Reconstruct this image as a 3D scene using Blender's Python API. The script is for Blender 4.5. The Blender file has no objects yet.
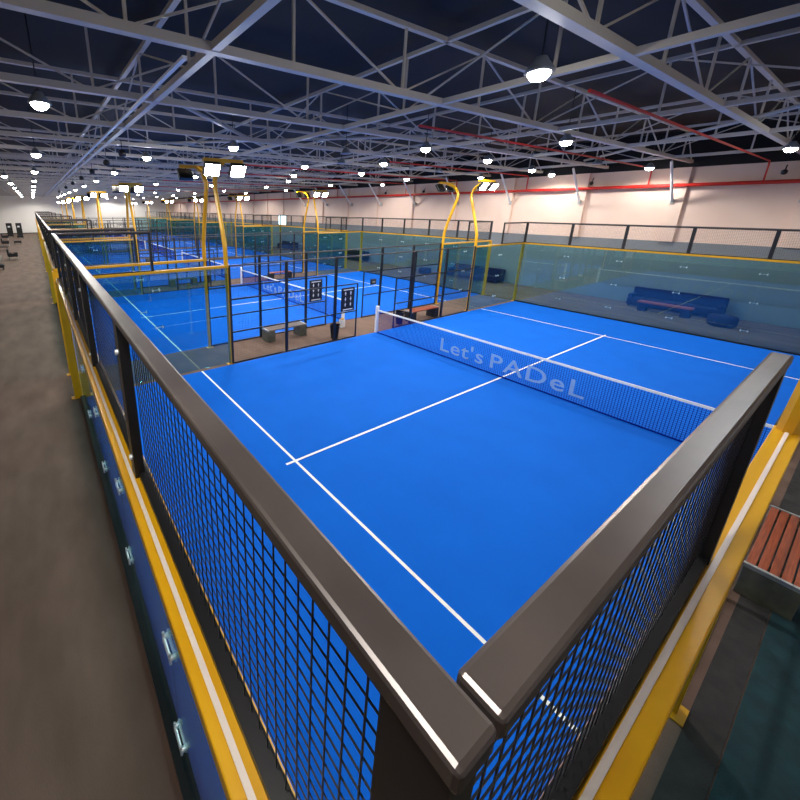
import bpy, math, random
from mathutils import Vector, Matrix
random.seed(7)
S = bpy.context.scene
COL = S.collection

# ------------------------------------------------------------------ camera
cam_data = bpy.data.cameras.new('camera')
cam = bpy.data.objects.new('camera', cam_data); COL.objects.link(cam); S.camera = cam
yaw, pit, rol = 0.9901, 0.2886, 0.005
F = Vector((math.cos(pit)*math.cos(yaw), math.cos(pit)*math.sin(yaw), -math.sin(pit)))
r0 = Vector((math.sin(yaw), -math.cos(yaw), 0)); u0 = r0.cross(F)
RT = r0*math.cos(rol)+u0*math.sin(rol); UP = -r0*math.sin(rol)+u0*math.cos(rol)
m = Matrix.Identity(4)
for i in range(3):
    m[i][0] = RT[i]; m[i][1] = UP[i]; m[i][2] = -F[i]
m[0][3], m[1][3], m[2][3] = -0.3602, -0.1649, 4.5275
cam.matrix_world = m
cam_data.sensor_width = 36; cam_data.lens = 385.1/800*36
cam_data.shift_x = 0.1311; cam_data.shift_y = -0.0952
cam_data.clip_start = 0.02; cam_data.clip_end = 300

# ------------------------------------------------------------------ world, exposure
w = bpy.data.worlds.new('world'); S.world = w; w.use_nodes = True
w.node_tree.nodes['Background'].inputs[0].default_value = (0.6, 0.72, 1, 1)
w.node_tree.nodes['Background'].inputs[1].default_value = 0.3
S.view_settings.view_transform = 'Standard'; S.view_settings.look = 'None'
S.view_settings.gamma = 1; S.view_settings.exposure = 0.0
S.view_settings.use_curve_mapping = False
S.cycles.max_bounces = 12; S.cycles.transparent_max_bounces = 96
S.cycles.glossy_bounces = 4; S.cycles.diffuse_bounces = 4
S.cycles.sample_clamp_indirect = 6
PENDANT_W = 330.0
FLOOD_E = 55.0

# ------------------------------------------------------------------ materials
def srgb(c):
    return tuple(((x/255)/12.92 if x/255 <= .04045 else (((x/255)+.055)/1.055)**2.4) for x in c)+(1,)
def mat(name, col, rough=.5, metal=0, noise=None, nscale=8, bump=0, spec=.5, bscale=200, coords='Object', stretch=None):
    M = bpy.data.materials.new(name); M.use_nodes = True
    nt = M.node_tree; b = nt.nodes['Principled BSDF']
    b.inputs['Base Color'].default_value = srgb(col); b.inputs['Roughness'].default_value = rough
    b.inputs['Metallic'].default_value = metal; b.inputs['Specular IOR Level'].default_value = spec
    tc = nt.nodes.new('ShaderNodeTexCoord'); vec = tc.outputs[coords]
    if stretch:
        mp = nt.nodes.new('ShaderNodeMapping'); mp.inputs['Scale'].default_value = stretch
        nt.links.new(vec, mp.inputs[0]); vec = mp.outputs[0]
    if noise is not None:
        n = nt.nodes.new('ShaderNodeTexNoise'); n.inputs['Scale'].default_value = nscale; n.inputs['Detail'].default_value = 6
        nt.links.new(vec, n.inputs['Vector'])
        r = nt.nodes.new('ShaderNodeValToRGB'); r.color_ramp.elements[0].position = .3; r.color_ramp.elements[1].position = .7
        r.color_ramp.elements[0].color = srgb(noise); r.color_ramp.elements[1].color = srgb(col)
        nt.links.new(n.outputs['Fac'], r.inputs[0]); nt.links.new(r.outputs[0], b.inputs['Base Color'])
    if bump:
        n2 = nt.nodes.new('ShaderNodeTexNoise'); n2.inputs['Scale'].default_value = bscale
        nt.links.new(vec, n2.inputs['Vector'])
        bp = nt.nodes.new('ShaderNodeBump'); bp.inputs['Strength'].default_value = bump; bp.inputs['Distance'].default_value = .004
        nt.links.new(n2.outputs['Fac'], bp.inputs['Height']); nt.links.new(bp.outputs[0], b.inputs['Normal'])
    return M
def emit(name, col, s):
    M = bpy.data.materials.new(name); M.use_nodes = True; nt = M.node_tree
    nt.nodes.clear(); e = nt.nodes.new('ShaderNodeEmission'); o = nt.nodes.new('ShaderNodeOutputMaterial')
    e.inputs[0].default_value = col; e.inputs[1].default_value = s; nt.links.new(e.outputs[0], o.inputs[0])
    return M
def glass_mat(name, tint, ior):
    M = bpy.data.materials.new(name); M.use_nodes = True; nt = M.node_tree; nt.nodes.clear()
    t = nt.nodes.new('ShaderNodeBsdfTransparent'); t.inputs[0].default_value = tint
    g = nt.nodes.new('ShaderNodeBsdfGlossy'); g.inputs['Roughness'].default_value = 0.015; g.inputs[0].default_value = (.85, 1, 1, 1)
    lw = nt.nodes.new('ShaderNodeLayerWeight'); lw.inputs[0].default_value = .5      # Schlick: same from both faces
    pw = nt.nodes.new('ShaderNodeMath'); pw.operation = 'POWER'; pw.inputs[1].default_value = 5; nt.links.new(lw.outputs['Facing'], pw.inputs[0])
    f = nt.nodes.new('ShaderNodeMath'); f.operation = 'MULTIPLY_ADD'; f.inputs[1].default_value = .9*ior; f.inputs[2].default_value = .075; nt.links.new(pw.outputs[0], f.inputs[0])
    x = nt.nodes.new('ShaderNodeMixShader'); o = nt.nodes.new('ShaderNodeOutputMaterial')
    nt.links.new(f.outputs[0], x.inputs[0]); nt.links.new(t.outputs[0], x.inputs[1]); nt.links.new(g.outputs[0], x.inputs[2])
    nt.links.new(x.outputs[0], o.inputs[0])
    return M
M = {}
M['carpet'] = mat('carpet', (122, 98, 86), .95, noise=(98, 77, 66), nscale=2.2, bump=.6, bscale=90, stretch=(1, .35, 1))
M['aisle'] = mat('aisle_carpet', (58, 56, 55), .95, noise=(40, 39, 40), nscale=6, bump=.7, bscale=120)
M['teal_carpet'] = mat('teal_carpet', (20, 62, 68), .95, noise=(14, 44, 52), nscale=6, bump=.7, bscale=120)
M['turf'] = mat('blue_turf', (4, 104, 218), .9, noise=(3, 100, 212), nscale=1.2, bump=.4, bscale=400, spec=.15)
M['line'] = mat('white_line', (252, 252, 248), .8)
M['black'] = mat('black_paint', (16, 15, 18), .38, spec=.6)
M['rail'] = mat('black_gloss_rail', (98, 87, 82), .36, metal=.4, spec=.9, noise=(70, 61, 58), nscale=3)
M['wire'] = mat('black_wire', (12, 12, 22), .35, spec=.6)
M['yellow'] = mat('yellow_paint', (226, 170, 14), .35, noise=(216, 158, 10), nscale=4)
M['strip'] = mat('beam_glare', (240, 226, 216), .35)  # pale colour standing in for glare on the yellow beam tops
M['steel'] = mat('steel_clamp', (222, 226, 230), .3, metal=.35)
M['glass'] = glass_mat('tinted_glass', (.67, .85, .87, 1), .8)
M['net'] = mat('navy_net_cord', (4, 26, 140), .9, spec=.05)
M['white'] = mat('white_paint', (238, 238, 240), .45)
M['wall_cream'] = mat('wall_cream', (232, 206, 190), .8, noise=(226, 198, 182), nscale=.8)
M['wall_white'] = mat('wall_white', (248, 245, 240), .8, noise=(243, 240, 235), nscale=.6)
M['wall_grey'] = mat('wall_grey', (128, 134, 140), .7, noise=(120, 127, 133), nscale=.7)
M['deck'] = mat('roof_deck', (22, 20, 22), .8, noise=(16, 15, 17), nscale=1)
M['truss'] = mat('truss_steel', (206, 196, 182), .45, spec=.5)
M['red'] = mat('red_pipe_paint', (205, 34, 22), .4)
M['wood'] = mat('slat_wood', (176, 84, 42), .5, noise=(138, 58, 26), nscale=7, stretch=(.6, 9, 9))
M['concrete'] = mat('bench_end_block', (104, 104, 88), .7, noise=(84, 84, 72), nscale=9)
M['metal'] = mat('brushed_trim', (176, 180, 178), .4, metal=.5)
M['greywood'] = mat('grey_slat_wood', (112, 100, 98), .6, noise=(90, 80, 78), nscale=7, stretch=(.6, 9, 9))
M['navy'] = mat('navy_fabric', (14, 10, 62), .9, noise=(10, 8, 48), nscale=5)
M['blackfab'] = mat('black_fabric', (26, 25, 30), .85)
M['greyfab'] = mat('grey_fabric', (136, 128, 118), .9)
M['pink'] = mat('pink_cloth', (226, 160, 150), .9)
M['redwood'] = mat('red_brown_top', (170, 74, 66), .5)
M['pendant'] = emit('pendant_glow', (1, .97, .9, 1), 60)
M['flood'] = emit('flood_glow', (.93, .97, 1, 1), FLOOD_E)
M['screen'] = emit('screen_glow', (.75, .95, 1, 1), 3)
M['reflector'] = mat('lamp_housing', (150, 156, 166), .4, metal=.4)
M['print'] = bpy.data.materials.new('net_print'); M['print'].use_nodes = True
_nt = M['print'].node_tree; _b = _nt.nodes['Principled BSDF']; _b.inputs['Base Color'].default_value = srgb((190, 220, 250)); _b.inputs['Roughness'].default_value = .8
_b.inputs['Alpha'].default_value = .42
# carpet for the hall floor: board-like tone bands plus fine pile
# ------------------------------------------------------------------ mesh building
class MB:
    def __init__(s): s.v = []; s.f = []
    def box(s, a, b):
        x0, y0, z0 = [min(a[i], b[i]) for i in range(3)]; x1, y1, z1 = [max(a[i], b[i]) for i in range(3)]
        n = len(s.v)
        s.v += [(x0,y0,z0),(x1,y0,z0),(x1,y1,z0),(x0,y1,z0),(x0,y0,z1),(x1,y0,z1),(x1,y1,z1),(x0,y1,z1)]
        s.f += [tuple(n+i for i in q) for q in ((0,3,2,1),(4,5,6,7),(0,1,5,4),(1,2,6,5),(2,3,7,6),(3,0,4,7))]
        return s
    def bar(s, a, b, r, sides=4, r2=None):
        a = Vector(a); b = Vector(b); d = (b-a).normalized(); r2 = r if r2 is None else r2
        h = Vector((0,0,1)) if abs(d.z) < .9 else Vector((1,0,0))
        x = d.cross(h).normalized(); y = d.cross(x)
        n = len(s.v); off = math.pi/sides
        for p, rr in ((a, r), (b, r2)):
            for k in range(sides):
                t = 2*math.pi*k/sides+off
                s.v.append(tuple(p+x*math.cos(t)*rr+y*math.sin(t)*rr))
        for k in range(sides):
            j = (k+1) % sides; s.f.append((n+k, n+j, n+sides+j, n+sides+k))
        s.f.append(tuple(n+k for k in reversed(range(sides)))); s.f.append(tuple(n+sides+k for k in range(sides)))
        return s
    def tube(s, pts, r, sides=8):           # swept tube with shared rings
        P = [Vector(p) for p in pts]; n = len(s.v)
        for i, p in enumerate(P):
            d = ((P[min(i+1, len(P)-1)]-P[max(i-1, 0)])).normalized()
            h = Vector((1,0,0)) if abs(d.x) < .9 else Vector((0,0,1))
            x = d.cross(h).normalized(); y = d.cross(x)
            for k in range(sides):
                t = 2*math.pi*k/sides+math.pi/sides; s.v.append(tuple(p+x*math.cos(t)*r+y*math.sin(t)*r))
        for i in range(len(P)-1):
            for k in range(sides):
                j = (k+1) % sides; a = n+i*sides; s.f.append((a+k, a+j, a+sides+j, a+sides+k))
        s.f.append(tuple(n+k for k in reversed(range(sides)))); a = n+(len(P)-1)*sides; s.f.append(tuple(a+k for k in range(sides)))
        return s
    def lathe(s, c, prof, sides=20):
        n = len(s.v)
        for (r, z) in prof:
            for k in range(sides):
                t = 2*math.pi*k/sides; s.v.append((c[0]+r*math.cos(t), c[1]+r*math.sin(t), c[2]+z))
        for i in range(len(prof)-1):
            for k in range(sides):
                j = (k+1) % sides; a = n+i*sides; s.f.append((a+k, a+j, a+sides+j, a+sides+k))
        s.f.append(tuple(n+k for k in reversed(range(sides)))); a = n+(len(prof)-1)*sides; s.f.append(tuple(a+k for k in range(sides)))
        return s
    def build(s, name, m, parent=None, bevel=0, smooth=False):
        me = bpy.data.meshes.new(name); me.from_pydata(s.v, [], s.f); me.update()
        me.materials.append(m if not isinstance(m, str) else M[m])
        if smooth:
            for p in me.polygons: p.use_smooth = True
        o = bpy.data.objects.new(name, me); COL.objects.link(o)
        if parent: o.parent = parent
        if bevel:
            b = o.modifiers.new('bevel', 'BEVEL'); b.width = bevel; b.segments = 2; b.limit_method = 'ANGLE'
        return o
def tag(o, label, cat, group=None):
    o['label'] = label; o['category'] = cat
    if group: o['group'] = group
    return o
def empty(name, loc=(0,0,0), rz=0):
    o = bpy.data.objects.new(name, None); COL.objects.link(o); o.location = loc; o.rotation_euler = (0,0,rz)
    o.empty_display_size = .2
    return o
def struct(o): o['kind'] = 'structure'; return o
def kids(o): return [c for c in o.children]
def copy_tree(o, parent=None, skip=()):
    c = o.copy(); COL.objects.link(c); c.parent = parent
    for ch in kids(o):
        if ch.name.split('.')[0] in skip: continue
        copy_tree(ch, c, skip)
    return c

GAP = 1.86; PITCH = 10+GAP; NC = 7
HX0, HX1, HY0, HY1, HZ = -9.0, 24.9, -6.0, 89.5, 8.0
ORD = ['nearest', 'second', 'third', 'fourth', 'fifth', 'sixth', 'farthest']

# ------------------------------------------------------------------ room shell
struct(MB().box((HX0,HY0,-.1),(HX1,HY1,0)).build('floor', 'carpet'))
struct(MB().box((HX0,HY0,HZ),(HX1,HY1,HZ+.15)).build('ceiling', 'deck'))
struct(MB().box((HX1,HY0,3.15),(HX1+.2,HY1,HZ)).build('wall_right', 'wall_cream'))
struct(MB().box((HX1-.06,HY0,0),(HX1+.2,HY1,3.15)).build('trim_1', 'wall_grey'))       # grey lower wall
struct(MB().box((HX0,HY1,0),(HX1,HY1+.2,HZ)).build('wall_back', 'wall_white'))
struct(MB().box((HX0-.2,HY0,0),(HX0,HY1,HZ)).build('wall_left', 'wall_white'))
struct(MB().box((HX0,HY0-.2,0),(HX1,HY0,HZ)).build('wall_front', 'wall_white'))
struct(MB().box((HX1-.14,HY0,6.45),(HX1,HY1,HZ)).build('trim_2', 'deck'))               # dark eave beam
struct(MB().box((HX0,HY1-.1,6.75),(HX1-.14,HY1,HZ)).build('trim_3', 'deck'))
struct(MB().box((HX0,HY1-.03,0),(HX1-.06,HY1,.12)).build('baseboard_back', 'blackfab'))
# wall pilasters and panel seams
n = 4
for y in (2.0, 5.9, 9.85, 13.8, 17.7, 21.6, 25.5, 29.4, 33.3, 37.2, 41.1, 45, 49, 53, 57, 61, 65, 69, 73, 77, 81, 85):
    struct(MB().box((HX1-.16,y-.28,3.15),(HX1,y+.28,6.45)).build('trim_%d' % n, 'wall_cream')); n += 1

# dark carpet runner beside the nearest court, teal border stripe
run = MB().box((1,-1.75,0),(19,-.42,.006)).build('floor_runner', 'teal_carpet')
tag(run, 'dark teal carpet runner behind the slatted bench at bottom right', 'carpet')
run2 = MB().box((1,-.41,0),(19,-.17,.006)).build('floor_runner', 'aisle')
tag(run2, 'charcoal carpet strip between yellow frame and teal runner', 'carpet')

# ------------------------------------------------------------------ turf and lines
tz = .012
turf0 = None
for i in range(NC):
    if turf0 is None:
        turf0 = t = MB().box((.05,.05,0),(19.95,9.95,tz)).build('court_turf', 'turf')
        for x in (3.05, 16.95):
            MB().box((x-.025,.06,tz),(x+.025,9.94,tz+.002)).build('service_line', 'line', t)
        MB().box((2.85,4.975,tz+.0002),(17.15,5.025,tz+.0026)).build('centre_line', 'line', t)
    else:
        t = copy_tree(turf0); t.location = (0, i*PITCH, 0)
    tag(t, 'blue artificial turf with white lines inside the %s court' % ORD[i], 'turf', 'blue court turfs')

# ------------------------------------------------------------------ court enclosure
def wires_y(x, y0, y1, z0, z1, dy=.05, dz=.05, r=.0023):     # mesh in the plane x = const
    b = MB(); k = y0+dy/2
    while k < y1: b.bar((x,k,z0),(x,k,z1), r, 4); k += dy
    k = z0+dz/2
    while k < z1: b.bar((x+.004,y0,k),(x+.004,y1,k), r, 4); k += dz
    return b
def wires_x(y, x0, x1, z0, z1, dx=.05, dz=.05, r=.0023):
    b = MB(); k = x0+dx/2
    while k < x1: b.bar((k,y,z0),(k,y,z1), r, 4); k += dx
    k = z0+dz/2
    while k < z1: b.bar((x0,y+.004,k),(x1,y+.004,k), r, 4); k += dz
    return b
TOP = 4.0
root = empty('court_enclosure')
for ex, sx in ((0, -1), (20, 1)):                  # end walls, sx = outward
    for k in range(5):
        y0, y1 = 2*k+.002, 2*k+1.998
        MB().box((ex,y0,.06),(ex+sx*.012,y1,2.93)).build('glass_panel', 'glass', root)
        wires_y(ex+sx*.028, 2*k+.05, 2*k+1.95, 3.04, TOP-.04).build('mesh_panel', 'wire', root)
        fr = MB()
        fr.box((ex+sx*.015,2*k,3.001),(ex+sx*.07,2*k+2,3.03)).box((ex+sx*.02,2*k,TOP-.07),(ex+sx*.05,2*k+2,TOP-.04))
        fr.build('panel_frame', 'black', root)
    for k in range(6):
        y = 2*k
        MB().box((ex+sx*.036,y-.05,3.001),(ex+sx*.09,y+.05,TOP-.02)).build('mesh_post', 'black', root)
        if 0 < k < 5:
            for z in (.5, 1.5, 2.5):
                c = MB()
                for d in (-.085, .085):
                    c.bar((ex-.03,y+d,z),(ex+.03,y+d,z), .02, 10)
                    c.bar((ex+sx*.03,y,z-.0),(ex+sx*.03,y+d,z), .012, 6)
                    for e in (-.05, .05): c.bar((ex+sx*.03,y+d,z),(ex+sx*.03,y+d,z+e), .01, 6)
                c.build('glass_clamp', 'steel', root, smooth=False)
        if 0 < k < 5:
            for z in (3.12, 3.78): MB().bar((ex+sx*.09,y,z),(ex+sx*.105,y,z), .016, 8).build('bolt', 'steel', root)
    MB().box((ex+sx*.027,-.06,TOP-.04),(ex+sx*.097,10.06,TOP)).build('top_rail', 'rail', root, bevel=.008)
    MB().box((ex+sx*.0,-.1,2.93),(ex+sx*.155,10.1,3.0)).build('end_beam', 'yellow', root, bevel=.006)
    MB().box((ex+sx*.096,.0,3.0),(ex+sx*.116,10.0,3.006)).build('glare_strip', 'strip', root)  # painted glare line along the end beam top
    MB().box((ex-sx*.02,0,0),(ex+sx*.07,10,.06)).build('base_channel', 'black', root)
for ey, sy in ((0, -1), (10, 1)):                  # side walls
    for x0, x1 in ((0,2),(2,4),(16,18),(18,20)):
        MB().box((x0+.002,ey,.06),(x1-.002,ey+sy*.012,2.93)).build('glass_panel', 'glass', root)
    for xj in (2, 18):
        for z in (.5, 1.5, 2.5):
            c = MB()
            for d in (-.085, .085):
                c.bar((xj+d,ey-.03,z),(xj+d,ey+.03,z), .02, 10)
                c.bar((xj,ey+sy*.03,z),(xj+d,ey+sy*.03,z), .012, 6)
                for e in (-.05, .05): c.bar((xj+d,ey+sy*.03,z),(xj+d,ey+sy*.03,z+e), .01, 6)
            c.build('glass_clamp', 'steel', root)
    for x0, x1, xe in ((0.0,2.0,1.97),(18.0,20.0,18.03)):
        wires_x(ey+sy*.02, x0, x1, 3.04, TOP-.04).build('mesh_panel', 'wire', root)
        MB().box((x0-(.02 if x0<1 else 0),ey-sy*.0,TOP-.04),(x1+(.02 if x1>19 else 0),ey+sy*.06,TOP)).build('top_rail', 'rail', root, bevel=.008)
        fr = MB(); fr.box((x0,ey+sy*.005,3.001),(x1,ey+sy*.05,3.03)); fr.box((x0,ey+sy*.01,TOP-.07),(x1,ey+sy*.04,TOP-.04)); fr.build('panel_frame', 'black', root)
        MB().box((xe-.03,ey+sy*.005,3.001),(xe+.03,ey+sy*.055,TOP-.03)).build('mesh_post', 'black', root)
    for x0, x1 in ((-.1,4.05),(15.95,20.1)):
        MB().box((x0,ey+sy*.0,2.93),(x1,ey+sy*.135,3.0)).build('side_beam', 'yellow', root, bevel=.006)
        MB().box((x0+.1,ey+sy*.06,3.0),(x1-.1,ey+sy*.08,3.006)).build('glare_strip', 'strip', root)  # same painted reflection on the side beam top
    # yellow posts: corners and the ends of the glass
    for x in (-.02, 4.0, 16.0, 20.02):
        dx = -.10 if x < 0 else (.10 if x > 20 else 0)
        px = x+dx*.8 if dx else x
        hw = .085 if dx else .035
        p = MB().box((px-hw,ey+sy*.02,.012),(px+hw,ey+sy*.11,2.93)).build('yellow_post', 'yellow', root, bevel=.005)
        MB().box((px-hw-.07,ey+sy*.0,0),(px+hw+.07,ey+sy*.17,.014)).build('base_plate', 'yellow', p)
    # black posts, door frames and rails of the open mesh part
    for x in (6, 8, 12, 14):
        MB().box((x-.04,ey-.0,0),(x+.04,ey+sy*.07,3.0)).build('fence_post', 'black', root)
    for x in (4.07, 15.93):
        MB().box((x-.025,ey,0),(x+.025,ey+sy*.05,3.0)).build('fence_post', 'black', root)
    for x in (9, 11):
        MB().box((x-.02,ey,0),(x+.02,ey+sy*.04,2.0)).build('gate_post', 'black', root)
    for x0, x1 in ((4.04,8.98),(11.02,15.96)):
        for z in (1, 2):
            MB().box((x0,ey+sy*.002,z-.02),(x1,ey+sy*.038,z+.02)).build('fence_rail', 'black', root)
        MB().box((x0,ey+sy*.002,0),(x1,ey+sy*.038,.045)).build('fence_rail', 'black', root)
    MB().box((4.04,ey+sy*.0,2.96),(15.96,ey+sy*.045,3.0)).build('fence_rail', 'rail', root)
    for x0, x1 in ((4.1,5.96),(6.04,7.96),(8.04,8.98),(11.02,11.96),(12.04,13.96),(14.04,15.9)):
        z1 = 2.0 if x0 in (8.04, 11.02) else 2.96
        wires_x(ey+sy*.02, x0, x1, .05, z1, .05, .075, r=.0014).build('mesh_panel', 'wire', root)
    # floodlight poles
    for x in (4.0, 16.0):
        yb = ey+sy*.07
        out = sy
        pts = [(x,yb,3.0),(x,yb+out*.02,3.5),(x,yb+out*.14,3.95),(x,yb+out*.36,4.6),(x,yb+out*.52,5.1),(x,yb+out*.5,5.3),(x,yb+out*.3,5.55),(x,yb-out*.1,5.7)]
        p = MB().tube(pts, .062, 8).build('floodlight_pole', 'yellow', root)
        MB().box((x-.55,yb-out*.08,5.69),(x+.55,yb-out*.18,5.78)).build('cross_bar', 'yellow', p)
        for dx in (-.36, .36):
            fv = Vector((0, -out*.82, -.57)); sv = Vector((1, 0, 0)); tv = fv.cross(sv)
            ctr = Vector((x+dx, yb-out*.2, 5.52))
            def slab(w_, h_, d0, d1):
                q = MB()
                q.v = [tuple(ctr+sv*a*w_+tv*b*h_+fv*d) for d in (d0, d1) for a, b in ((-1,-1),(1,-1),(1,1),(-1,1))]
                q.f = [(0,3,2,1),(4,5,6,7),(0,1,5,4),(1,2,6,5),(2,3,7,6),(3,0,4,7)]
                return q
            slab(.21, .17, -.06, .06).build('floodlight', 'black', p, bevel=.008)
            MB().bar(tuple(ctr-fv*.05), (x+dx, yb-out*.13, 5.72), .02, 6).build('lamp_bracket', 'black', p)
            slab(.19, .15, .061, .068).build('lit_face', 'flood', p)
first = root
for i in range(NC):
    c = first if i == 0 else copy_tree(first, None, skip=(('bolt','glass_clamp') if i > 3 else ()))
    c.location = (0, i*PITCH, 0)
    tag(c, 'yellow, black and glass enclosure fencing the %s padel court' % ORD[i], 'court fence', 'padel court enclosures')

# ------------------------------------------------------------------ nets
def net(i):
    r = empty('padel_net', (10, i*PITCH, 0))
    b = MB(); k = .12
    while k < 9.9: b.bar((0,k,.03),(0,k,.88), .0045, 3); k += .055
    z = .05
    while z < .88: b.bar((0,.1,z),(0,9.9,z), .0045, 3); z += .045
    b.build('net_mesh', 'net', r)
    MB().box((-.012,.1,.86),(.012,9.9,.915)).build('net_tape', 'line', r)
    MB().box((-.008,.1,.0148),(.008,9.9,.04)).build('bottom_cord', 'net', r)
    for y in (.06, 9.94):
        p = MB().box((-.05,y-.05,.0148),(.05,y+.05,1.05)).build('net_post', 'white', r, bevel=.006)
    return r
n0 = net(0)
for i in range(NC):
    o = n0 if i == 0 else copy_tree(n0)
    o.location = (10, i*PITCH, 0)
    tag(o, 'blue mesh net with white tape and white posts across the %s court' % ORD[i], 'net', 'padel nets')
# lettering on the nearest nets
def text_obj(s, size, name, mname, parent, loc, rot, xscale=1.0, spacing=1.0):
    cu = bpy.data.curves.new(name, 'FONT'); cu.body = s; cu.size = size; cu.extrude = .0006; cu.offset = .006; cu.space_character = spacing
    cu.resolution_u = 3
    t = bpy.data.objects.new('tmp', cu); COL.objects.link(t)
    bpy.context.view_layer.update()
    me = bpy.data.meshes.new_from_object(t.evaluated_get(bpy.context.evaluated_depsgraph_get()))
    bpy.data.objects.remove(t); bpy.data.curves.remove(cu)
    me.name = name; me.materials.clear(); me.materials.append(M[mname])
    o = bpy.data.objects.new(name, me); COL.objects.link(o); o.parent = parent
    o.location = loc; o.rotation_euler = rot; o.scale = (xscale, 1, 1)
    return o
nets = [o for o in bpy.data.objects if o.name.startswith('padel_net')]
for o in nets[:3]:
    # reads left to right seen from the x < 10 side: local +x of the text = -y of the hall
    text_obj("Let's", .6, 'lettering', 'print', o, (-.012, 7.1, .2), (math.pi/2, 0, -math.pi/2), 1.25, 1.08)
    text_obj("PADeL", .6, 'lettering', 'print', o, (-.012, 5.42, .2), (math.pi/2, 0, -math.pi/2), 1.28, 1.12)

# ------------------------------------------------------------------ scoreboards, bins, benches
def scoreboard(x, y, z0, label):
    r = empty('scoreboard', (x, y, z0))
    MB().box((-.3,-.015,0),(.3,.015,.85)).build('board', 'black', r, bevel=.01)
    MB().box((-.22,-.02,.76),(.22,-.0155,.79)).build('header_strip', 'white', r)
    MB().box((-.22,-.02,.05),(.22,-.0155,.08)).build('footer_strip', 'white', r)
    for cx in (-.12, .12):
        for k in range(3):
            z = .18+k*.2
            b = MB(); b.box((cx-.02,-.02,z),(cx+.01,-.0155,z+.13)); b.box((cx-.04,-.02,z+.05),(cx+.03,-.0155,z+.08))
            b.build('digit_card', 'white', r)
    tag(r, label, 'scoreboard', 'black scoreboards on the side fences')
    return r
scoreboard(8.52, 9.97, 1.06, 'black scoreboard with white figures on the nearest court side fence')
scoreboard(8.46, PITCH-.05, 1.06, 'black scoreboard with white figures on the near fence of the second court')
def small_board(x, y, z, label):
    r = empty('score_counter', (x, y, z))
    MB().box((-.15,-.03,-.12),(.15,.03,.12)).build('counter_body', 'black', r, bevel=.01)
    MB().box((-.09,-.034,-.04),(.09,-.031,.04)).build('counter_window', 'greyfab', r)
    tag(r, label, 'score counter')
small_board(11.5, PITCH-.09, 1.55, 'small black score counter on near fence of the second court')
def bin_(x, y, label, h=.5, s=.19):
    r = empty('bin', (x, y, 0))
    b = MB(); n = 4
    b.lathe((0,0,.0), [(s*.85,0),(s*1.25,h),(s*1.18,h),(s*.8,.03)], 4)
    b.build('bin_body', 'blackfab', r)
    MB().lathe((0,0,h-.03), [(s*1.3,0),(s*1.32,.03),(s*1.16,.03),(s*1.16,0)], 4).build('bin_rim', 'black', r)
    tag(r, label, 'bin', 'black bins by the side fences')
bin_(8.25, 10.30, 'black bin against the fence post under the nearest scoreboard')
bin_(11.7, 10.34, 'black bin at the left end of the red-brown aisle bench')
bin_(8.35, PITCH*2-.36, 'black bin in the aisle beyond the second court')
def bench(x0, y0, L, Wd, label, top='wood', endm='concrete', group='slatted benches between courts'):
    r = empty('bench', (x0, y0, 0))
    b = MB(); nS = 5; sw = Wd/nS
    for k in range(nS):
        MB().box((.04,k*sw+.008,.405),(L-.04,(k+1)*sw-.008,.445)).build('slat', top, r, bevel=.004)
    for x in (0, L-.3):
        MB().box((x,0.0,0.006),(x+.3,Wd,.40)).build('end_block', endm, r, bevel=.01)
    for x in (0, L-.04):
        MB().box((x,-.005,.4),(x+.04,Wd+.005,.452)).build('end_trim', 'metal', r)
    tag(r, label, 'bench', group)
bench(6.22, -.56, 1.75, .46, 'wooden slatted bench with greenish end blocks at bottom right')
bench(5.9, 11.1, 1.65, .45, 'wooden slatted bench left of scoreboards beside the second court', top='greywood')
bench(12.25, 10.15, 1.75, .42, 'red-brown bench in first aisle right of the net post', endm='blackfab')
bench(5.9, 11.1+PITCH, 1.65, .45, 'wooden slatted bench in the aisle beyond the second court', top='greywood')
bench(12.3, 10.3+PITCH, 1.7, .42, 'red-brown bench far right in the aisle beyond the second court', endm='blackfab')
bench(5.9, 11.1+2*PITCH, 1.65, .45, 'slatted bench in the aisle beyond the third court', top='greywood')
# small white carton on the aisle floor by the gate
ct = empty('carton', (9.35, 11.2, 0))
MB().box((-.09,-.09,0),(.09,.09,.32)).build('carton_body', 'white', ct, bevel=.008)
MB().box((-.06,-.06,.32),(.06,.06,.36)).build('carton_lid', 'yellow', ct)
tag(ct, 'small white container standing in the first aisle behind the scoreboard', 'container')

# ------------------------------------------------------------------ lounge furniture beyond the far glass
def sofa(y0, y1, label, m='navy', x=24.78, grp='navy sofas along the right wall'):
    r = empty('sofa', (x, (y0+y1)/2, 0)); L = (y1-y0)/2
    MB().box((-.95,-L,.08),(-.02,L,.42)).build('seat', m, r, bevel=.05)
    MB().box((-.25,-L,.42),(-.02,L,.88)).build('backrest', m, r, bevel=.05)
    for s in (-1, 1):
        MB().box((-.9,s*L,.43),(-.26,s*(L-.18),.6)).build('armrest', m, r, bevel=.04)
    for a in (-.85, -.1):
        for s in (-1, 1): MB().box((a-.03,s*(L-.1)-.03,0),(a+.03,s*(L-.1)+.03,.08)).build('leg', 'black', r)
    tag(r, label, 'sofa', grp)
sofa(3.2, 6.5, 'long navy sofa behind the far glass of the nearest court')
sofa(13.2, 16.9, 'navy sofa behind the far glass of the second court')
sofa(25.8, 28.9, 'dark sofa behind the far glass of the third court', m='blackfab')
sofa(37.5, 40.8, 'navy sofa behind the far glass of the fourth court')
def ottoman(x, y, label, s=.45):
    r = empty('ottoman', (x, y, 0))
    MB().lathe((0,0,.04), [(s*.92,0),(s,.05),(s,.3),(s*.93,.38),(s*.6,.4)], 28).build('cushion', 'navy', r, smooth=True)
    MB().lathe((0,0,0), [(s*.8,0),(s*.8,.04)], 20).build('plinth', 'black', r)
    tag(r, label, 'ottoman', 'round navy ottomans')
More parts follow.
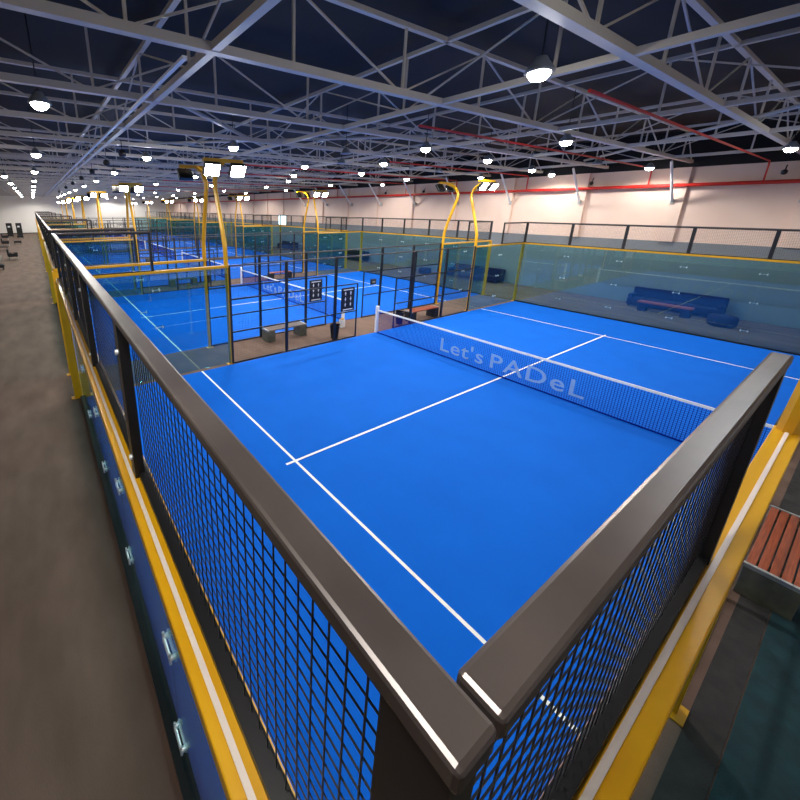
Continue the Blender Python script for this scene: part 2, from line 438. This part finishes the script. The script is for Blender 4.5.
ottoman(22.75, 2.95, 'round navy ottoman right of the bench behind the far glass')
ottoman(23.3, 18.4, 'round navy ottoman behind the far glass of the second court')
def low_table(x, y0, y1, label):
    r = empty('low_bench', (x, (y0+y1)/2, 0)); L = (y1-y0)/2
    MB().box((-.22,-L,.4),(.22,L,.46)).build('top', 'redwood', r, bevel=.01)
    for s in (-1, 1): MB().box((-.2,s*(L-.05),0),(.2,s*(L-.35),.4)).build('leg_block', 'navy', r)
    tag(r, label, 'bench')
low_table(23.2, 3.95, 5.85, 'low bench with red-brown top in front of the nearest navy sofa')
mn = empty('wall_screen', (24.78, 41.0, 3.3))
MB().box((-.05,-.9,-.6),(0,.9,.6)).build('screen_case', 'black', mn)
MB().box((-.056,-.84,-.54),(-.051,.84,.54)).build('screen_face', 'screen', mn)
tag(mn, 'small bright screen on the right wall beyond the third court', 'screen')

# ------------------------------------------------------------------ seats along the left aisle
def banner(x, y, label):
    r = empty('banner_stand', (x, y, 0))
    MB().box((-.42,-.12,0),(.42,.12,.08)).build('stand_base', 'metal', r)
    MB().box((-.4,-.012,.08),(.4,.012,2.15)).build('banner_sheet', 'black', r)
    MB().box((-.2,-.016,1.45),(.12,-.0125,1.7)).build('white_patch', 'white', r)
    MB().bar((0,.03,.08),(0,.03,2.15), .012, 6).build('stand_pole', 'metal', r)
    tag(r, label, 'banner stand', 'black banner stands at the aisle end')
banner(-4.0, 80.5, 'black upright banner stand at aisle end, the left one')
banner(-2.7, 80.5, 'black upright banner stand at aisle end, the one nearer the courts')
def armchair(x, y, rz, label, m='blackfab', cloth=False):
    r = empty('armchair', (x, y, 0), rz)
    MB().box((-.36,-.36,.3),(.36,.36,.46)).build('seat', m, r, bevel=.04)
    MB().box((-.38,.28,.46),(.38,.42,.98)).build('backrest', m, r, bevel=.04)
    for s in (-1, 1):
        MB().box((s*.38,-.34,.36),(s*.46,.4,.62)).build('armrest', m, r, bevel=.02)
        for q in (-.32, .34): MB().bar((s*.34,q,0),(s*.34,q,.3), .022, 6).build('leg', 'metal', r)
    tag(r, label, 'armchair', 'armchairs along the left aisle')
    if cloth:
        c = MB().lathe((x-.02,y-.05,.462), [(.24,0),(.22,.07),(.13,.13),(.04,.15)], 14).build('folded_clothes', 'pink', None, smooth=True)
        tag(c, 'pink clothes lying on the black armchair by the left aisle', 'clothes')
def stool(x, y, label, m='blackfab'):
    r = empty('stool', (x, y, 0))
    MB().box((-.4,-.4,.2),(.4,.4,.44)).build('seat', m, r, bevel=.05)
    for a in (-.33, .33):
        for b in (-.33, .33): MB().bar((a,b,0),(a,b,.2), .025, 6).build('leg', 'black', r)
    tag(r, label, 'stool', 'black stools along the left aisle')
armchair(-2.45, 43.5, math.pi/2, 'black armchair beside the left aisle with pink clothes on it', cloth=True)
armchair(-4.35, 72, math.pi/2, 'black armchair far down the left aisle behind the stools')
armchair(-3.75, 60, math.pi/2, 'black armchair midway along the left aisle at picture edge')
stool(-2.6, 62.5, 'black stool beside the left aisle, nearer of the pair')
stool(-2.55, 74, 'black stool beside the left aisle, farther of the pair')
stool(-3.2, 36.6, 'black stool nearest the camera beside the left aisle')
stool(-3.9, 77.5, 'black stool in front of the banner stands')
r = empty('sofa', (-3.75, 41.5, 0))
MB().box((-.5,-2.2,.08),(.45,2.2,.45)).build('seat', 'greyfab', r, bevel=.05)
MB().box((-.5,-2.2,.45),(-.25,2.2,.9)).build('backrest', 'greyfab', r, bevel=.05)
for s in (-1, 1): MB().box((-.4,s*2.0-.1,0),(.35,s*2.0+.1,.08)).build('leg', 'black', r)
tag(r, 'grey sofa at the left picture edge beside the aisle', 'sofa')
r = empty('low_table', (-3.75, 54, 0))
MB().box((-.45,-.8,.38),(.45,.8,.43)).build('table_top', 'black', r, bevel=.01)
for a in (-.4, .4):
    for b in (-.74, .74): MB().bar((a,b,0),(a,b,.38), .025, 6).build('leg', 'black', r)
tag(r, 'low black table between armchairs along the left aisle', 'table')

def NUM(v):
    v = int(round(v)); ones = 'zero one two three four five six seven eight nine ten eleven twelve thirteen fourteen fifteen sixteen seventeen eighteen nineteen'.split()
    tens = 'x x twenty thirty forty fifty sixty seventy eighty ninety'.split()
    if v < 0: return 'minus '+NUM(-v)
    return ones[v] if v < 20 else tens[v//10]+('' if v % 10 == 0 else '-'+ones[v % 10])
# ------------------------------------------------------------------ roof trusses
BZ, TZ = 6.68, 7.78
def truss_mesh(L, along, step):
    ch = MB(); lt = MB()
    A = lambda s, z: (s, 0, z) if along == 'x' else (0, s, z)
    if along == 'x':
        ch.box((0,-.07,BZ-.06),(L,.07,BZ+.06)); ch.box((0,-.05,TZ-.04),(L,.05,TZ+.04))
    else:
        ch.box((-.06,0,BZ-.05),(.06,L,BZ+.05)); ch.box((-.05,0,TZ-.04),(.05,L,TZ+.04))
    s = 0; k = 0
    while s < L-.01:
        e = min(s+step, L)
        lt.bar(A(s+.04,BZ),A(s+.04,TZ), .03, 4)
        if k % 2: lt.bar(A(s,TZ),A(e,BZ), .022, 4)
        else: lt.bar(A(s,BZ),A(e,TZ), .022, 4)
        s = e; k += 1
    return ch, lt
Lx = HX1-.14-HX0
base = None; k = 0; y = 2.6
ys = []
y = -3.8
while y < HY1-1: ys.append(y); y += 3.17
for j, y in enumerate(ys):
    if base is None:
        base = t = empty('roof_truss', (HX0, y, 0))
        c, l = truss_mesh(Lx, 'x', 2.48); c.build('chord', 'truss', t); l.build('lattice', 'truss', t)
    else:
        t = copy_tree(base); t.location = (HX0, y, 0)
    tag(t, 'grey steel truss spanning the hall about %s metres down the courts' % NUM(y), 'roof truss', 'cross trusses under the roof')
base = None
for j, x in enumerate((-7.9, -2.9, 2.1, 7.1, 12.1, 17.05, 22.1)):
    if base is None:
        base = t = empty('roof_girder', (x, HY0, 0))
        c, l = truss_mesh(HY1-HY0, 'y', 3.17)
        c.build('chord', 'truss', t); l.build('lattice', 'truss', t)
    else:
        t = copy_tree(base); t.location = (x, HY0, 0)
    tag(t, 'grey lattice girder running down the hall, %s from the left wall' % ['first','second','third','fourth','fifth','sixth','seventh'][j], 'roof girder', 'long girders under the roof')
# diagonal wind braces under the roof
for j, (a, b) in enumerate((((2.1,8.9),(12.1,18.4)), ((12.1,8.9),(2.1,18.4)), ((2.1,24.7),(12.1,34.2)), ((12.1,24.7),(2.1,34.2)), ((12.1,-.6),(22.1,8.9)))):
    o = MB().bar((a[0],a[1],BZ+.16+.14*(j%2)),(b[0],b[1],BZ+.16+.14*(j%2)), .05, 6).build('wind_brace', 'truss')
    tag(o, 'diagonal grey brace under the roof, %s' % ['leaning right above the nearest courts','leaning left above the nearest courts','leaning right above the third court','leaning left above the third court','above the right part of the nearest court'][j], 'roof brace', 'diagonal roof braces')
# knee braces on the right wall
for j, y in enumerate((2.2, 6.0, 9.8, 13.6, 17.4, 21.1, 24.8, 28.6, 32.4, 36.2)):
    o = empty('knee_brace', (24.74, y+.0, 5.0))
    MB().bar((-.05,0,0),(-1.5,0,1.62), .05, 8).build('brace_tube', 'white', o)
    MB().box((-.06,-.07,-.12),(.17,.07,.1)).build('wall_bracket', 'metal', o)
    tag(o, 'white knee brace from right wall to roof, %s counted away from the camera' % ['first','second','third','fourth','fifth','sixth','seventh','eighth','ninth','tenth'][j], 'brace', 'white knee braces')

# ------------------------------------------------------------------ red sprinkler pipes
o = MB().bar((24.62,HY0+.05,5.68),(24.62,HY1-.15,5.68), .075, 10).build('sprinkler_main', 'red', None)
tag(o, 'thick red pipe running along the right wall', 'pipe')
for j, (y, z, x0) in enumerate(((3.35,6.48,8), (7.0,6.5,8), (12.7,6.5,13), (17.5,6.5,8), (22.0,6.5,8), (30.5,6.5,8), (39,6.5,8), (48,6.5,8))):
    p = MB().tube([(24.62,y,5.75),(24.62,y,z-.1),(24.55,y,z),(x0,y,z+.04)], .032, 6).build('sprinkler_branch', 'red')
    tag(p, 'thin red sprinkler branch pipe rising from the wall main, %s from the camera' % ['first','second','third','fourth','fifth','sixth','seventh','eighth'][j], 'pipe', 'red sprinkler branches')

# cable tray with small speakers, over the fence line
tr = MB().box((1.75,6,6.58),(1.82,HY1-.2,BZ-.06)).build('cable_tray', 'white')
tag(tr, 'long white cable tray under the roof above the left court ends', 'cable tray')
for j, y in enumerate((14.2, 17.5, 22, 27, 33, 40, 50)):
    r = empty('ceiling_speaker', (2.35, y, 6.25))
    MB().lathe((0,0,-.12), [(.04,0),(.11,.03),(.13,.12),(.1,.2),(.04,.24)], 12).build('speaker_body', 'black', r, smooth=True)
    MB().bar((0,0,.1),(0,0,.4), .012, 6).build('hanger', 'black', r)
    tag(r, 'small black round speaker hanging under the roof, %s along the cable tray' % ['first','second','third','fourth','fifth','sixth','seventh'][j], 'speaker', 'small black ceiling speakers')
for j, (y, z) in enumerate(((2.87,6.05), (9.35,5.95), (20.2,5.9), (24.1,5.9))):
    r = empty('wall_camera', (24.7, y, z))
    MB().bar((.0,0,.25),(-.12,0,.05), .02, 6).build('arm', 'black', r)
    MB().lathe((-.16,0,-.12), [(.03,0),(.09,.05),(.09,.15),(.04,.19)], 12).build('camera_head', 'black', r, smooth=True)
    tag(r, 'small black camera high on the right wall, %s counted away from the viewer' % ['first','second','third','fourth'][j], 'camera', 'black wall cameras')

# ------------------------------------------------------------------ pendant lamps
LZ = 6.42
lit = [(.06,17.84),(.05,26.2),(.05,34.7),(.05,43.2),(3.63,16.4),(3.7,24.1),(3.75,31.9),(5.3,12.1),(7.0,15.6),(10.34,15.4),(12.6,19.8),(14.7,23.7),
       (12.45,12.55),(14.9,16.6),(10.5,8.8),(19.86,17.8),(22.6,22.6),(19.8,25.5),(14.96,9.4),(20.2,10.3),(22.5,14.4),(12.7,5.67),(23.6,10.96),(23.4,6.75),(19.6,2.3)]
for row, x in enumerate((-1.5, .05, 3.75, 8.2, 12.4, 17.0, 21.5)):
    y = {-1.5:31, .05:51.7, 3.75:40, 8.2:24, 12.4:32, 17.0:31, 21.5:35}[x]
    while y < 88: lit.append((x, y)); y += 8.4 if x < 5 else 9.2
lit += [(6.0,3.2),(12.0,-1.5),(.06,9.3),(-.6,.6)]  # extra lamps added to brighten the near court corner and rails
lit.sort(key=lambda p: (p[1], p[0]))
proto = None; ldat = bpy.data.lights.new('lamp_bulb', 'SPOT'); ldat.spot_size = math.radians(168); ldat.spot_blend = .35; ldat.energy = PENDANT_W; ldat.shadow_soft_size = .12; ldat.color = (1, .96, .9)
ldim = ldat.copy(); ldim.energy = PENDANT_W*.42
def pendant(x, y, on):
    r = empty('pendant_lamp', (x, y, LZ))
    MB().lathe((0,0,.0), [(.2,0),(.19,.03),(.1,.15),(.07,.2)], 16).build('reflector_shade', 'reflector', r, smooth=True)
    MB().bar((0,0,.2),(0,0,HZ-LZ), .011, 6).build('hanger', 'black', r)
    if on: MB().lathe((0,0,-.012), [(.04,-.10),(.1,-.08),(.14,-.03),(.15,.011)], 16).build('lens', 'pendant', r)
    return r
pl = pendant(0, 0, True); pu = pendant(0, 0, False)
nb = {}; NTH = 'first second third fourth fifth sixth seventh eighth ninth tenth eleventh twelfth thirteenth fourteenth fifteenth'.split()
for j, (x, y) in enumerate(lit):
    t = pl if j == 0 else copy_tree(pl); t.location = (x, y, LZ)
    L = bpy.data.objects.new('bulb_light', ldim if (x > 22 or y < 2) else ldat); COL.objects.link(L); L.parent = t; L.location = (0, 0, -.2)
    ci = max(0, min(int((y+1)//PITCH), NC-1))
    nb.setdefault(ci, []).append((x, y, t))
for ci, lst in nb.items():
    lst.sort(key=lambda p: p[0])
    for q, (x, y, t) in enumerate(lst):
        place = 'leftmost' if q == 0 else ('rightmost' if q == len(lst)-1 else NTH[q]+' from left')
        tag(t, 'lit pendant lamp under the roof, %s of those above the %s court' % (place, ORD[ci]), 'pendant lamp', 'lit pendant lamps')
for j, (x, y) in enumerate(((19.9, 7.5), (11.0, 13.6), (17.5, 13.6), (9.2, 11.2))):
    t = pu if j == 0 else copy_tree(pu); t.location = (x, y, LZ)
    tag(t, 'unlit grey pendant lamp under the roof, %s' % ['rightmost and nearest the right wall','just left of hall centre','above the far floodlight poles','left of the floodlight glow'][j], 'pendant lamp', 'unlit pendant lamps')
